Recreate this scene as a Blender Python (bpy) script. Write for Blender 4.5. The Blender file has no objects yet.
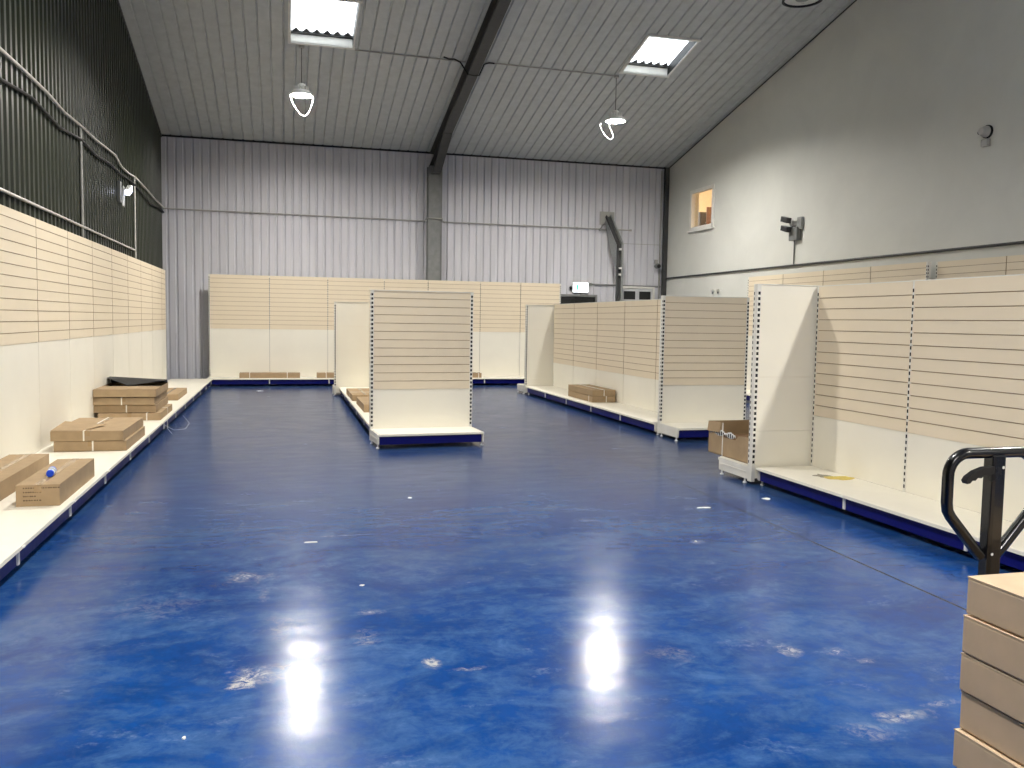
import bpy, bmesh, math, random
from mathutils import Vector, Matrix
random.seed(7)
PI = math.pi
S = bpy.context.scene
C = S.collection

# ------------------------------------------------------------------ materials
def s2l(c):
    return tuple(((v/255)/12.92 if v/255 <= .04045 else ((v/255+.055)/1.055)**2.4) for v in c)

class NT:
    """tiny node helper"""
    def __init__(s, name):
        s.m = bpy.data.materials.new(name); s.m.use_nodes = True
        s.t = s.m.node_tree; s.b = s.t.nodes['Principled BSDF']; s.o = s.t.nodes['Material Output']
    def n(s, typ, **kw):
        nd = s.t.nodes.new(typ)
        for k, v in kw.items():
            if k.startswith('_'): setattr(nd, k[1:], v)
            else: nd.inputs[k.replace('__', ' ')].default_value = v
        return nd
    def l(s, a, b): s.t.links.new(a, b)
    def coord(s): return s.n('ShaderNodeTexCoord').outputs['Object']
    def pos(s): return s.n('ShaderNodeNewGeometry').outputs['Position']
    def noise(s, vec, scale, detail=4, rough=.55, dist=0):
        n = s.n('ShaderNodeTexNoise', Scale=scale, Detail=detail, Roughness=rough, Distortion=dist)
        s.l(vec, n.inputs['Vector']); return n.outputs['Fac']
    def mapr(s, v, a, b, c=0, d=1):
        n = s.n('ShaderNodeMapRange'); n.inputs[1].default_value = a; n.inputs[2].default_value = b
        n.inputs[3].default_value = c; n.inputs[4].default_value = d; s.l(v, n.inputs[0]); return n.outputs[0]
    def math(s, op, a, b=None, c=None):
        n = s.n('ShaderNodeMath', _operation=op)
        for i, v in enumerate((a, b, c)):
            if v is None: continue
            if isinstance(v, (int, float)): n.inputs[i].default_value = v
            else: s.l(v, n.inputs[i])
        return n.outputs[0]
    def mix(s, f, a, b):
        n = s.n('ShaderNodeMix', _data_type='RGBA')
        for k, v in ((0, f), (6, a), (7, b)):
            if isinstance(v, (int, float)): n.inputs[k].default_value = v
            elif isinstance(v, tuple): n.inputs[k].default_value = (*v[:3], 1)
            else: s.l(v, n.inputs[k])
        return n.outputs[2]
    def bump(s, h, strength=.2, dist=.01):
        n = s.n('ShaderNodeBump', Strength=strength, Distance=dist); s.l(h, n.inputs['Height']); s.l(n.outputs[0], s.b.inputs['Normal'])

def mat(name, rgb, rough=.5, metal=0, var=.06, scale=6, bump=0, bscale=60, spec=.5, coat=0):
    t = NT(name); c = s2l(rgb)
    co = t.coord(); f = t.noise(co, scale)
    lo = tuple(v*(1-var) for v in c); hi = tuple(min(1, v*(1+var)) for v in c)
    t.l(t.mix(t.mapr(f, .3, .7), lo, hi), t.b.inputs['Base Color'])
    t.b.inputs['Metallic'].default_value = metal
    t.b.inputs['Specular IOR Level'].default_value = spec
    t.b.inputs['Coat Weight'].default_value = coat
    t.l(t.mapr(t.noise(co, scale*2.3), .3, .7, max(0, rough-.04), min(1, rough+.04)), t.b.inputs['Roughness'])
    if bump: t.bump(t.noise(co, bscale, 3), bump, .004)
    return t.m

def emit(name, rgb, strength):
    t = NT(name); t.t.nodes.remove(t.b)
    e = t.n('ShaderNodeEmission', Strength=strength); e.inputs['Color'].default_value = (*s2l(rgb), 1)
    t.l(e.outputs[0], t.o.inputs['Surface']); return t.m

M = {}
M['shelf'] = mat('cream_powder_coat', (238, 233, 218), .38, var=.015)
M['panel'] = mat('cream_steel_panel', (236, 231, 216), .38, var=.02, scale=2)
M['bracket'] = mat('white_bracket_paint', (225, 222, 212), .4)
M['slat'] = mat('beige_slatwall_laminate', (229, 214, 187), .5, var=.015, scale=3)
M['groove'] = mat('raw_board_groove', (165, 138, 106), .85)
M['slot'] = mat('dark_slot', (8, 8, 8), .8)
M['kick'] = mat('blue_kick_plate', (8, 14, 100), .4, var=.05, spec=.2)
M['black'] = mat('black_enamel', (7, 7, 8), .25, coat=.15)
M['rubber'] = mat('black_rubber', (16, 16, 17), .75)
M['blackmatt'] = mat('black_matt', (14, 14, 15), .6)
M['steel'] = mat('grey_painted_steel', (128, 129, 127), .5, var=.12, scale=9)
M['steel_dark'] = mat('dark_grey_steel', (62, 62, 61), .55, var=.1)
M['galv'] = mat('galvanised_steel', (160, 162, 160), .38, metal=.6, var=.12, scale=20)
M['conduit'] = mat('grey_conduit', (168, 166, 160), .45)
M['conduit_light'] = mat('pale_conduit', (196, 192, 184), .4)
M['cable_dark'] = mat('dark_cable', (26, 26, 24), .6)
M['white_plastic'] = mat('white_plastic', (232, 232, 228), .35)
M['grey_plastic'] = mat('grey_plastic', (120, 122, 120), .45)
M['strap'] = mat('white_strapping', (228, 224, 214), .3)
M['wood'] = mat('pallet_timber', (168, 134, 92), .8, var=.2, scale=12)
M['tape'] = mat('brown_packing_tape', (160, 134, 100), .22)
M['paper'] = mat('white_paper_scrap', (225, 225, 220), .7)
M['ink'] = mat('printed_ink', (86, 66, 48), .8)
M['yellow'] = mat('yellow_tape_scrap', (214, 190, 84), .5, var=.25, scale=30)
M['greyscrap'] = mat('grey_tape_residue', (150, 144, 128), .6, var=.25, scale=30)
M['blueplastic'] = mat('blue_bottle_cap', (20, 70, 200), .3)
M['frame'] = mat('window_frame_white', (228, 226, 218), .4)
M['doorpaint'] = mat('white_door_paint', (205, 205, 206), .45)
M['doordark'] = mat('dark_door_sheet', (22, 24, 24), .4)
M['office'] = mat('office_cream_wall', (238, 220, 186), .8)
M['cabinet'] = mat('office_dark_cabinet', (70, 62, 48), .6)
M['cabinet2'] = mat('office_brown_timber', (120, 84, 54), .6)
M['lens'] = emit('lamp_lens_glow', (255, 251, 244), 1330)
M['lens_off'] = mat('unlit_lamp_lens', (205, 205, 196), .3)
M['exit_glow'] = emit('exit_sign_glow', (240, 250, 255), 9)
M['exit_green'] = emit('exit_sign_green', (30, 205, 150), 1.6)
M['em_glow'] = emit('emergency_tube_glow', (225, 230, 255), 8)
M['office_lamp'] = emit('office_lamp_glow', (255, 220, 172), 14)

def carton_mat(name, rgb):
    t = NT(name); c = s2l(rgb); co = t.coord()
    f = t.noise(co, 9, 5); g = t.noise(co, 70, 2)
    a = t.mix(t.mapr(f, .3, .7), tuple(v*.88 for v in c), tuple(v*1.06 for v in c))
    w = t.n('ShaderNodeTexWave', Scale=55); w.bands_direction = 'X'; t.l(co, w.inputs['Vector'])
    t.l(t.mix(t.math('MULTIPLY', w.outputs['Fac'], .06), a, tuple(v*.7 for v in c)), t.b.inputs['Base Color'])
    t.b.inputs['Roughness'].default_value = .75; t.b.inputs['Specular IOR Level'].default_value = .3
    t.bump(g, .15, .002); return t.m
M['carton'] = carton_mat('brown_cardboard', (166, 142, 110))
M['carton_dark'] = carton_mat('inner_cardboard', (120, 92, 62))
M['carton_pale'] = carton_mat('pale_cardboard', (202, 178, 148))

def floor_mat():
    t = NT('blue_painted_floor'); p = t.pos()
    base = s2l((16, 72, 142)); pale = s2l((72, 110, 158)); deep = s2l((9, 54, 118))
    # broad mottling, soft smears and a fine mottled grain
    mp = t.n('ShaderNodeMapping'); mp.inputs['Scale'].default_value = (.55, 1.0, 1); t.l(p, mp.inputs['Vector'])
    n1 = t.noise(mp.outputs[0], 1.1, 6, .6, .3); n2 = t.noise(mp.outputs[0], 4.2, 8, .7, .5); n3 = t.noise(p, 34, 5, .65)
    n4 = t.noise(p, 8, 9, .72, .3); n5 = t.noise(mp.outputs[0], 2.2, 9, .7, .8)
    col = t.mix(t.mapr(n1, .34, .66), deep, base)
    col = t.mix(t.mapr(n4, .38, .62, 0, .75), col, s2l((8, 46, 102)))
    col = t.mix(t.mapr(t.math('MULTIPLY', n5, n4), .20, .36, 0, .6), col, pale)
    scr = t.math('MULTIPLY', t.mapr(n2, .58, .72), t.mapr(n3, .44, .64))
    col = t.mix(t.math('MULTIPLY', scr, .4), col, s2l((140, 160, 186)))
    # grey mixed in towards the far end, with a ragged edge
    sp0 = t.n('ShaderNodeSeparateXYZ'); t.l(p, sp0.inputs[0])
    dm = t.mapr(t.math('ADD', sp0.outputs[1], t.math('MULTIPLY', n1, 6.0)), 7.0, 12.0)
    col = t.mix(t.math('MULTIPLY', dm, t.mapr(n5, .3, .7, .35, .72)), col, s2l((40, 48, 66)))
    # bare concrete patches where the paint has lifted
    sep = t.n('ShaderNodeSeparateXYZ'); t.l(p, sep.inputs[0]); X, Y = sep.outputs[0], sep.outputs[1]
    wob = t.noise(p, 5.5, 6, .7, .8)
    mask = None
    for (cx, cy, rx, ry, amp) in PATCH:
        dx = t.math('DIVIDE', t.math('SUBTRACT', X, cx), rx); dy = t.math('DIVIDE', t.math('SUBTRACT', Y, cy), ry)
        d = t.math('SQRT', t.math('ADD', t.math('MULTIPLY', dx, dx), t.math('MULTIPLY', dy, dy)))
        d = t.math('ADD', d, t.math('MULTIPLY', t.math('SUBTRACT', wob, .5), 3.4))
        k = t.mapr(d, .2, 1.1, amp*.5, 0)
        mask = k if mask is None else t.math('MAXIMUM', mask, k)
    grit = t.noise(p, 22, 8, .75, 1.0)
    mask = t.math('MULTIPLY', mask, t.mapr(grit, .42, .6, .0, 1))
    col = t.mix(mask, col, s2l((196, 190, 172)))
    # saw-cut joint
    j = t.math('ABSOLUTE', t.math('SUBTRACT', t.math('SUBTRACT', X, 3.37), t.math('MULTIPLY', Y, .026)))
    jm = t.mapr(j, .007, .012, .92, 0)
    col = t.mix(jm, col, (.004, .008, .03))
    t.l(col, t.b.inputs['Base Color'])
    rg = t.math('ADD', t.math('ADD', t.mapr(n2, .3, .7, .13, .21), t.math('MULTIPLY', dm, .07)), t.math('MULTIPLY', mask, .35))
    t.l(rg, t.b.inputs['Roughness'])
    t.b.inputs['Specular IOR Level'].default_value = .16
    mq = t.n('ShaderNodeMapping'); mq.inputs['Scale'].default_value = (1.2, 3.2, 1); t.l(p, mq.inputs['Vector'])
    mr = t.n('ShaderNodeMapping'); mr.inputs['Scale'].default_value = (1.3, 5.5, 1); t.l(p, mr.inputs['Vector'])
    h = t.math('ADD', t.math('MULTIPLY', t.noise(mq.outputs[0], 1.6, 1), .45), t.math('MULTIPLY', t.noise(p, 90, 3), .07))
    h = t.math('ADD', h, t.math('MULTIPLY', t.noise(mr.outputs[0], 1.3, 2, .4), .30))
    t.bump(h, .24, .02)
    return t.m

def metal_sheet(name, rgb, rough, spec=.5, metal=0, streak=.08, plain=False):
    t = NT(name); p = t.pos(); c = s2l(rgb)
    mp = t.n('ShaderNodeMapping'); mp.inputs['Scale'].default_value = (3, 3, .35); t.l(p, mp.inputs['Vector'])
    f = t.noise(mp.outputs[0], 2.0, 5)
    t.l(t.mix(t.mapr(f, .3, .7), tuple(v*(1-streak) for v in c), tuple(v*(1+streak) for v in c)), t.b.inputs['Base Color'])
    t.b.inputs['Metallic'].default_value = metal; t.b.inputs['Specular IOR Level'].default_value = spec
    t.b.inputs['Roughness'].default_value = rough
    if plain: return t.m
    t.l(t.mapr(t.noise(p, 7), .3, .7, rough-.05, rough+.05), t.b.inputs['Roughness'])
    t.bump(t.noise(p, 3, 1), .06, .01); return t.m

def plaster():
    t = NT('painted_plaster_wall'); p = t.pos(); c = s2l((212, 212, 204))
    f = t.noise(p, .8, 6, .6, .5); g = t.noise(p, 14, 5)
    col = t.mix(t.mapr(f, .3, .7), tuple(v*.93 for v in c), tuple(min(1, v*1.04) for v in c))
    mp = t.n('ShaderNodeMapping'); mp.inputs['Scale'].default_value = (1, .5, 5); t.l(p, mp.inputs['Vector'])
    sc = t.mapr(t.noise(mp.outputs[0], 3.0, 8, .75, .3), .68, .74, 0, .35)
    col = t.mix(sc, col, s2l((150, 148, 140)))
    t.l(col, t.b.inputs['Base Color']); t.b.inputs['Roughness'].default_value = .6
    t.bump(g, .15, .006); return t.m

M['clad_green'] = metal_sheet('dark_green_cladding', (38, 43, 25), .38, .4, plain=True)
M['clad_white'] = metal_sheet('pale_grey_cladding', (208, 207, 212), .42, .5)
M['liner'] = metal_sheet('grey_roof_liner', (190, 193, 191), .5)
M['plaster'] = plaster()

def translucent():
    t = NT('corrugated_rooflight_sheet'); t.t.nodes.remove(t.b)
    a = t.n('ShaderNodeBsdfTranslucent'); a.inputs['Color'].default_value = (.86, .9, .92, 1)
    b = t.n('ShaderNodeBsdfDiffuse'); b.inputs['Color'].default_value = (.8, .82, .84, 1)
    m = t.n('ShaderNodeMixShader'); m.inputs[0].default_value = .15
    t.l(a.outputs[0], m.inputs[1]); t.l(b.outputs[0], m.inputs[2]); t.l(m.outputs[0], t.o.inputs['Surface']); return t.m
M['rooflight'] = translucent()

def glass():
    t = NT('window_glass'); t.t.nodes.remove(t.b)
    a = t.n('ShaderNodeBsdfTransparent'); b = t.n('ShaderNodeBsdfGlossy', Roughness=.03)
    m = t.n('ShaderNodeMixShader'); m.inputs[0].default_value = .06
    t.l(a.outputs[0], m.inputs[1]); t.l(b.outputs[0], m.inputs[2]); t.l(m.outputs[0], t.o.inputs['Surface']); return t.m
M['glass'] = glass()
def clear_plastic():
    t = NT('clear_bottle_plastic')
    t.b.inputs['Base Color'].default_value = (.75, .82, .9, 1); t.b.inputs['Roughness'].default_value = .12
    t.b.inputs['Transmission Weight'].default_value = .25; t.b.inputs['IOR'].default_value = 1.3; return t.m
M['clear'] = clear_plastic()

# ------------------------------------------------------------------ mesh builder
class MB:
    def __init__(s, *mats):
        s.v = []; s.f = []; s.mi = []; s.mats = list(mats); s.sm = []
    def add(s, vs, fs, mi=0, smooth=False):
        o = len(s.v); s.v += [tuple(v) for v in vs]
        for f in fs: s.f.append([i+o for i in f]); s.mi.append(mi); s.sm.append(smooth)
        return s
    def box(s, x0, x1, y0, y1, z0, z1, mi=0, M4=None):
        vs = [Vector((x, y, z)) for z in (z0, z1) for y in (y0, y1) for x in (x0, x1)]
        if M4: vs = [M4 @ v for v in vs]
        return s.add(vs, [(0, 2, 3, 1), (4, 5, 7, 6), (0, 1, 5, 4), (2, 6, 7, 3), (0, 4, 6, 2), (1, 3, 7, 5)], mi)
    def quad(s, a, b, c, d, mi=0): return s.add([a, b, c, d], [(0, 1, 2, 3)], mi)
    def prism(s, poly, ax, a, b, mi=0, caps=True, closed=True):
        """poly = 2D list; extruded along axis ax from a to b. ax 'x': (y,z); 'y': (x,z); 'z': (x,y)"""
        def P(p, t): return {'x': (t, p[0], p[1]), 'y': (p[0], t, p[1]), 'z': (p[0], p[1], t)}[ax]
        n = len(poly); vs = [P(p, a) for p in poly]+[P(p, b) for p in poly]
        fs = [(i, (i+1) % n, n+(i+1) % n, n+i) for i in range(n if closed else n-1)]
        if caps and closed: fs += [tuple(range(n-1, -1, -1)), tuple(range(n, 2*n))]
        return s.add(vs, fs, mi)
    def tube(s, pts, r, seg=8, mi=0, caps=True, flat=None):
        pts = [Vector(p) for p in pts]; n = len(pts); vs = []; fs = []
        prev = None
        for i, p in enumerate(pts):
            d = (pts[min(i+1, n-1)]-pts[max(i-1, 0)]).normalized()
            if prev is None:
                u = d.orthogonal().normalized()
            else:
                u = (prev-d*prev.dot(d)).normalized()
            prev = u; w = d.cross(u)
            rr = r[i] if isinstance(r, (list, tuple)) else r
            for k in range(seg):
                a = 2*PI*k/seg; vs.append(p+(u*math.cos(a)+w*math.sin(a))*rr)
        for i in range(n-1):
            for k in range(seg):
                a, b = i*seg+k, i*seg+(k+1) % seg; fs.append((a, b, b+seg, a+seg))
        if caps: fs += [tuple(range(seg-1, -1, -1)), tuple(range((n-1)*seg, n*seg))]
        return s.add(vs, fs, mi, True)
    def lathe(s, prof, c=(0, 0, 0), seg=24, mi=0, M4=None):
        vs = []; fs = []
        for r, z in prof:
            for k in range(seg):
                a = 2*PI*k/seg; v = Vector((r*math.cos(a), r*math.sin(a), z))
                if M4: v = M4 @ v
                vs.append(v+Vector(c))
        for i in range(len(prof)-1):
            for k in range(seg):
                a, b = i*seg+k, i*seg+(k+1) % seg; fs.append((a, b, b+seg, a+seg))
        return s.add(vs, fs, mi, True)
    def build(s, name, parent=None, bevel=0, mats=None, recalc=True):
        me = bpy.data.meshes.new(name); me.from_pydata(s.v, [], s.f)
        for m in s.mats: me.materials.append(m)
        for p, k, sm in zip(me.polygons, s.mi, s.sm): p.material_index = k; p.use_smooth = sm
        if recalc or bevel:
            bm = bmesh.new(); bm.from_mesh(me)
            if recalc: bmesh.ops.recalc_face_normals(bm, faces=bm.faces)
            if bevel: bmesh.ops.bevel(bm, geom=[e for e in bm.edges if e.calc_face_angle(0) > .9], offset=bevel, segments=2, affect='EDGES', profile=.6)
            bm.to_mesh(me); bm.free()
        me.update()
        if any(s.sm):
            try: me.shade_smooth(); me.set_sharp_from_angle(angle=.7)
            except Exception: pass
        o = bpy.data.objects.new(name, me); C.objects.link(o)
        if parent: o.parent = parent
        return o

def tag(o, label=None, cat=None, group=None, kind=None):
    if label: o['label'] = label
    if cat: o['category'] = cat
    if group: o['group'] = group
    if kind: o['kind'] = kind
    return o
def empty(name, loc=(0, 0, 0), rz=0, **kw):
    o = bpy.data.objects.new(name, None); o.empty_display_size = .1; C.objects.link(o)
    o.location = loc; o.rotation_euler = (0, 0, rz); return tag(o, **kw)
def struct(o, label, cat): return tag(o, label, cat, kind='structure')
def copy_tree(o, parent=None):
    c = o.copy(); C.objects.link(c); c.parent = parent
    for ch in list(o.children): copy_tree(ch, c)
    return c

# ------------------------------------------------------------------ camera
H = 1.475
yaw, pit, rol = .2595, .0726, .0158
cy_, sy_, cp_, sp_ = math.cos(yaw), math.sin(yaw), math.cos(pit), math.sin(pit)
fw = Vector((sy_*cp_, cy_*cp_, -sp_)); rt = Vector((cy_, -sy_, 0)); up = rt.cross(fw)
r2 = rt*math.cos(rol)+up*math.sin(rol); u2 = up*math.cos(rol)-rt*math.sin(rol)
cam = bpy.data.cameras.new('camera'); co = bpy.data.objects.new('camera', cam); C.objects.link(co)
mw = Matrix((r2, u2, -fw)).transposed().to_4x4(); mw.translation = (0, 0, H); co.matrix_world = mw
cam.sensor_width = 36; cam.lens = 865/1024*36; cam.clip_start = .05; cam.clip_end = 200
S.camera = co

# ------------------------------------------------------------------ room
XL, XR, YB, YF = -2.55, 9.3, 20.2, -7.0
ZE, SL, YR = 5.33, .222, 5.0
def roofz(y): return ZE+SL*(YB-y) if y > YR else ZE+SL*(YB-YR)-SL*(YR-y)

PATCH = [(-.17, 3.56, .05, .06, 1.6), (-.10, 3.64, .16, .10, .75), (.02, 3.66, .09, .07, .8), (-.20, 5.04, .13, .10, .7),
         (.0, 4.15, .10, .16, .5), (.416, 4.30, .08, .05, .6), (.37, 3.93, .07, .12, .55), (.615, 3.60, .035, .06, 1.3), (.76, 3.50, .08, .02, .8),
         (2.22, 3.38, .07, .07, .8), (2.42, 3.32, .07, .05, .6), (2.50, 3.2, .05, .04, .7), (2.71, 5.25, .05, .05, .8),
         (2.06, 2.62, .10, .10, .6), (2.28, 2.70, .13, .05, .9), (2.5, 2.76, .10, .03, .8), (2.85, 2.75, .10, .02, .8), (1.66, 3.45, .10, .09, .5),
         (.4, 5.9, .17, .015, .6), (2.2, 6.0, .12, .03, .35), (1.3, 5.7, .1, .03, .3), (-.1, 4.7, .03, .16, .35), (-.6, 4.6, .25, .2, .25)]
M['floor'] = floor_mat()
b = MB(M['floor']); b.box(XL-.2, XR+.2, YF-.2, YB+.2, -.12, 0)
struct(b.build('floor'), 'glossy blue painted concrete floor with scuffs and bare patches', 'floor')

# left cladding: trapezoid ribs
def rib_profile(a, b_, period, pan, flank, depth, sign):
    """list of (u, d): pan at 0 then rib of given depth"""
    pts = []; u = a
    while u < b_:
        rib = period-pan-2*flank
        for du, d in ((0, 0), (pan, 0), (pan+flank, depth), (pan+flank+rib, depth)):
            if u+du < b_: pts.append((u+du, sign*d))
        u += period
    pts.append((b_, 0)); return pts
def gable_sheet(name, x, sign, mat_, hole=None):
    pts = rib_profile(YF, YB, .172, .07, .018, .042, sign)
    vs = []; fs = []
    for (y, d) in pts: vs += [(x+d, y, 0), (x+d, y, roofz(y)+.05)]
    for i in range(len(pts)-1): fs.append((2*i, 2*i+2, 2*i+3, 2*i+1))
    bb = MB(mat_); bb.add(vs, fs)
    # solid outer skin
    bb.add([(x-.1, YF, 0), (x-.1, YR, 0), (x-.1, YB, 0), (x-.1, YB, roofz(YB)+.1), (x-.1, YR, roofz(YR)+.1), (x-.1, YF, roofz(YF)+.1)], [(0, 1, 2, 3, 4, 5)])
    return bb.build(name, recalc=False)
struct(gable_sheet('wall_left', XL, 1, M['clad_green']), 'dark green ribbed metal cladding wall above the left shelving', 'wall')

# back wall: pale ribbed cladding
pts = rib_profile(XL, XR, .175, .115, .016, -.034, -1)
vs = []; fs = []
for (x, d) in pts: vs += [(x, YB+d, 0), (x, YB+d, ZE+.06)]
for i in range(len(pts)-1): fs.append((2*i, 2*i+2, 2*i+3, 2*i+1))
b = MB(M['clad_white']); b.add(vs, fs); b.box(XL, XR, YB+.06, YB+.16, 0, ZE+.1)
struct(b.build('wall_back', recalc=False), 'pale grey vertically ribbed metal wall at the far end', 'wall')

# right wall with an office window hole
WY0, WY1, WZ0, WZ1 = 17.72, 18.86, 3.66, 4.58
def gpoly(bb, x0, x1, ya, yb, z0, z1=None):
    """wall slab between ya..yb, from z0 to z1 or to the roof"""
    ys = sorted({ya, yb} | ({YR} if ya < YR < yb else set()))
    poly = [(y, z0) for y in ys]+[(y, (z1 if z1 else roofz(y)+.08)) for y in reversed(ys)]
    bb.prism(poly, 'x', x0, x1)
b = MB(M['plaster'])
gpoly(b, XR, XR+.2, YF, WY0, 0); gpoly(b, XR, XR+.2, WY1, YB+.1, 0)
gpoly(b, XR, XR+.2, WY0, WY1, 0, WZ0); gpoly(b, XR, XR+.2, WY0, WY1, WZ1)
struct(b.build('wall_right'), 'white painted plaster gable wall with a small office window', 'wall')
b = MB(M['clad_white']); b.box(XL-.1, XR+.2, YF-.15, YF, 0, roofz(YF)+.1)
struct(b.build('wall_rear'), 'pale grey wall behind the viewpoint', 'wall')

# roof liner with rooflight holes
HOLES = [(.15, 1.21, 14.55, 15.93), (6.30, 7.24, 14.62, 15.88), (.15, 1.21, 8.1, 9.45), (6.30, 7.24, 8.1, 9.45), (.15, 1.21, 1.7, 3.0), (6.30, 7.24, 1.7, 3.0)]
def liner(bb, x0, x1, ya, yb):
    per = .213; xs = [(x0, 0)]; k = math.floor((x0-XL)/per)
    while XL+k*per < x1:
        u = XL+k*per
        for du, d in ((0, 0), (.014, .026), (.026, .026), (.04, 0)):
            if x0 < u+du < x1: xs.append((u+du, d))
        k += 1
    xs.append((x1, 0))
    cuts = [y for y in (ya, YR, yb) if ya <= y <= yb]; cuts = sorted(set(cuts))
    for c0, c1 in zip(cuts, cuts[1:]):
        vs = []; fs = []
        for (x, d) in xs: vs += [(x, c0, (roofz(c0))+d), (x, c1, roofz(c1)+d)]
        for i in range(len(xs)-1): fs.append((2*i, 2*i+1, 2*i+3, 2*i+2))
        bb.add(vs, fs)
b = MB(M['liner'])
cols = sorted({XL, XR} | {h[0] for h in HOLES} | {h[1] for h in HOLES})
for x0, x1 in zip(cols, cols[1:]):
    hs = sorted([h for h in HOLES if h[0] <= x0 and h[1] >= x1], key=lambda h: h[2])
    y = YF
    for h in hs: liner(b, x0, x1, y, h[2]); y = h[3]
    liner(b, x0, x1, y, YB)
    y = YF          # outer skin
    for h in hs+[None]:
        e = h[2] if h else YB+.2
        ys = sorted({y, e} | ({YR} if y < YR < e else set()))
        for c0, c1 in zip(ys, ys[1:]):
            b.quad((x0-.0, c0, roofz(c0)+.12), (x1, c0, roofz(c0)+.12), (x1, c1, roofz(c1)+.12), (x0, c1, roofz(c1)+.12))
        if h: y = h[3]
struct(b.build('ceiling', recalc=False), 'grey ribbed metal roof lining sloping down to the far wall', 'ceiling')

for i, (x0, x1, y0, y1) in enumerate(HOLES):
    r = empty('window_%d' % (i+1), ((x0+x1)/2, (y0+y1)/2, roofz((y0+y1)/2)))
    struct(r, ('corrugated rooflight in the left row of the roof' if x0 < 2 else 'corrugated rooflight in the right row of the roof'), 'rooflight')
    ox, oy, oz = r.location
    def z(y): return roofz(y)-oz
    k = MB(M['frame'], M['blackmatt']); hgt = .17; t = .03
    for (xa, xb) in ((x0-t, x0), (x1, x1+t)):
        k.prism([(y0-oy, z(y0)-.02), (y1-oy, z(y1)-.02), (y1-oy, z(y1)+hgt), (y0-oy, z(y0)+hgt)], 'x', xa-ox, xb-ox, 1 if xa > ox else 0)  # right-hand side coloured black so that it looks shaded
    k.prism([(y1-oy, z(y1)-.02), (y1-oy+t, z(y1)-.02), (y1-oy+t, z(y1)+hgt), (y1-oy, z(y1)+hgt)], 'x', x0-ox-t, x1-ox+t)
    k.prism([(y0-oy-t, z(y0)-.02), (y0-oy, z(y0)-.02), (y0-oy, z(y0)+hgt), (y0-oy-t, z(y0)+hgt)], 'x', x0-ox-t, x1-ox+t)
    k.build('rooflight_curb', r)
    f = MB(M['frame'])
    for a, c, d, e in ((x0-.05, x1+.05, y1, y1+.05), (x0-.05, x0, y0, y1), (x1, x1+.03, y0, y1), (x0-.05, x1+.05, y0-.05, y0)):
        f.add([(a-ox, d-oy, z(d)-.03), (c-ox, d-oy, z(d)-.03), (c-ox, e-oy, z(e)-.03), (a-ox, e-oy, z(e)-.03),
               (a-ox, d-oy, z(d)-.005), (c-ox, d-oy, z(d)-.005), (c-ox, e-oy, z(e)-.005), (a-ox, e-oy, z(e)-.005)],
              [(3, 2, 1, 0), (4, 5, 6, 7), (0, 1, 5, 4), (1, 2, 6, 5), (2, 3, 7, 6), (3, 0, 4, 7)])
    f.build('window_frame', r)
    bar = MB(M['steel_dark']); bar.prism([(y1-oy-.05, z(y1)+hgt-.035), (y1-oy, z(y1)+hgt-.045), (y1-oy, z(y1)+hgt-.001), (y1-oy-.05, z(y1)+hgt-.001)], 'x', x0-ox, x1-ox)
    for q in range(6):
        xa = x0-ox+(x1-x0)*(q+.12)/6; xb = x0-ox+(x1-x0)*(q+.88)/6; xm = (xa+xb)/2; ya, yt = y1-oy-.05, y1-oy-.16; za, zt_q = z(y1-.05)+hgt-.012, z(y1-.16)+hgt-.012
        bar.add([(xa, ya, za), (xb, ya, za), (xm, yt, zt_q), (xa, ya, za-.012), (xb, ya, za-.012), (xm, yt, zt_q-.012)], [(0, 1, 2), (5, 4, 3), (0, 3, 4, 1), (1, 4, 5, 2), (2, 5, 3, 0)])
    bar.build('purlin_bar', r)
    sh = MB(M['rooflight']); n = 84; vs = []; fs = []
    for q in range(n+1):
        x = x0-t-ox+(x1-x0+2*t)*q/n; w = .02*math.sin(2*PI*q/14)
        vs += [(x, y0-.06-oy, z(y0-.06)+hgt+.025+w), (x, y1+.06-oy, z(y1+.06)+hgt+.025+w)]
    for q in range(n): fs.append((2*q, 2*q+1, 2*q+3, 2*q+2))
    sh.add(vs, fs, 0, True); sh.build('corrugated_sheet', r, recalc=False)

# steel frame
def hsec(bb, x0, x1, y0, y1, z0, z1, tf=.02):
    """column, flanges face +-Y"""
    bb.box(x0, x1, y0, y0+tf, z0, z1); bb.box(x0, x1, y1-tf, y1, z0, z1); m = (x0+x1)/2
    bb.box(m-.008, m+.008, y0+tf, y1-tf, z0, z1)
b = MB(M['steel']); hsec(b, 3.24, 3.52, 19.93, YB-.015, 0, 5.0)
b.box(3.53, 3.57, YB-.2, YB-.01, 0, 5.3)
struct(b.build('trim_1'), 'grey steel column standing against the far wall under the rafter', 'column')
b = MB(M['steel_dark'])
def rafter(bb, x0, x1, ya, yb, dep):
    z = lambda y: roofz(y)-.005
    pl = lambda a, d0, d1: [(ya, z(ya)-d0), (yb, z(yb)-d0), (yb, z(yb)-d1), (ya, z(ya)-d1)]
    bb.prism(pl(0, dep-.02, dep), 'x', x0, x1); bb.prism(pl(0, 0, .02), 'x', x0, x1); m = (x0+x1)/2
    bb.prism(pl(0, .02, dep-.02), 'x', m-.006, m+.006)
rafter(b, 3.30, 3.49, YR, YB-.02, .30); rafter(b, 3.30, 3.49, YF, YR, .30)
zz = lambda y, d: roofz(y)-d
b.prism([(19.93, zz(19.93, .3)), (18.4, zz(18.4, .3)), (19.7, zz(19.7, .60)), (20.1, zz(19.7, .60)-.03), (20.1, zz(20.1, .3))], 'x', 3.38, 3.41)
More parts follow.
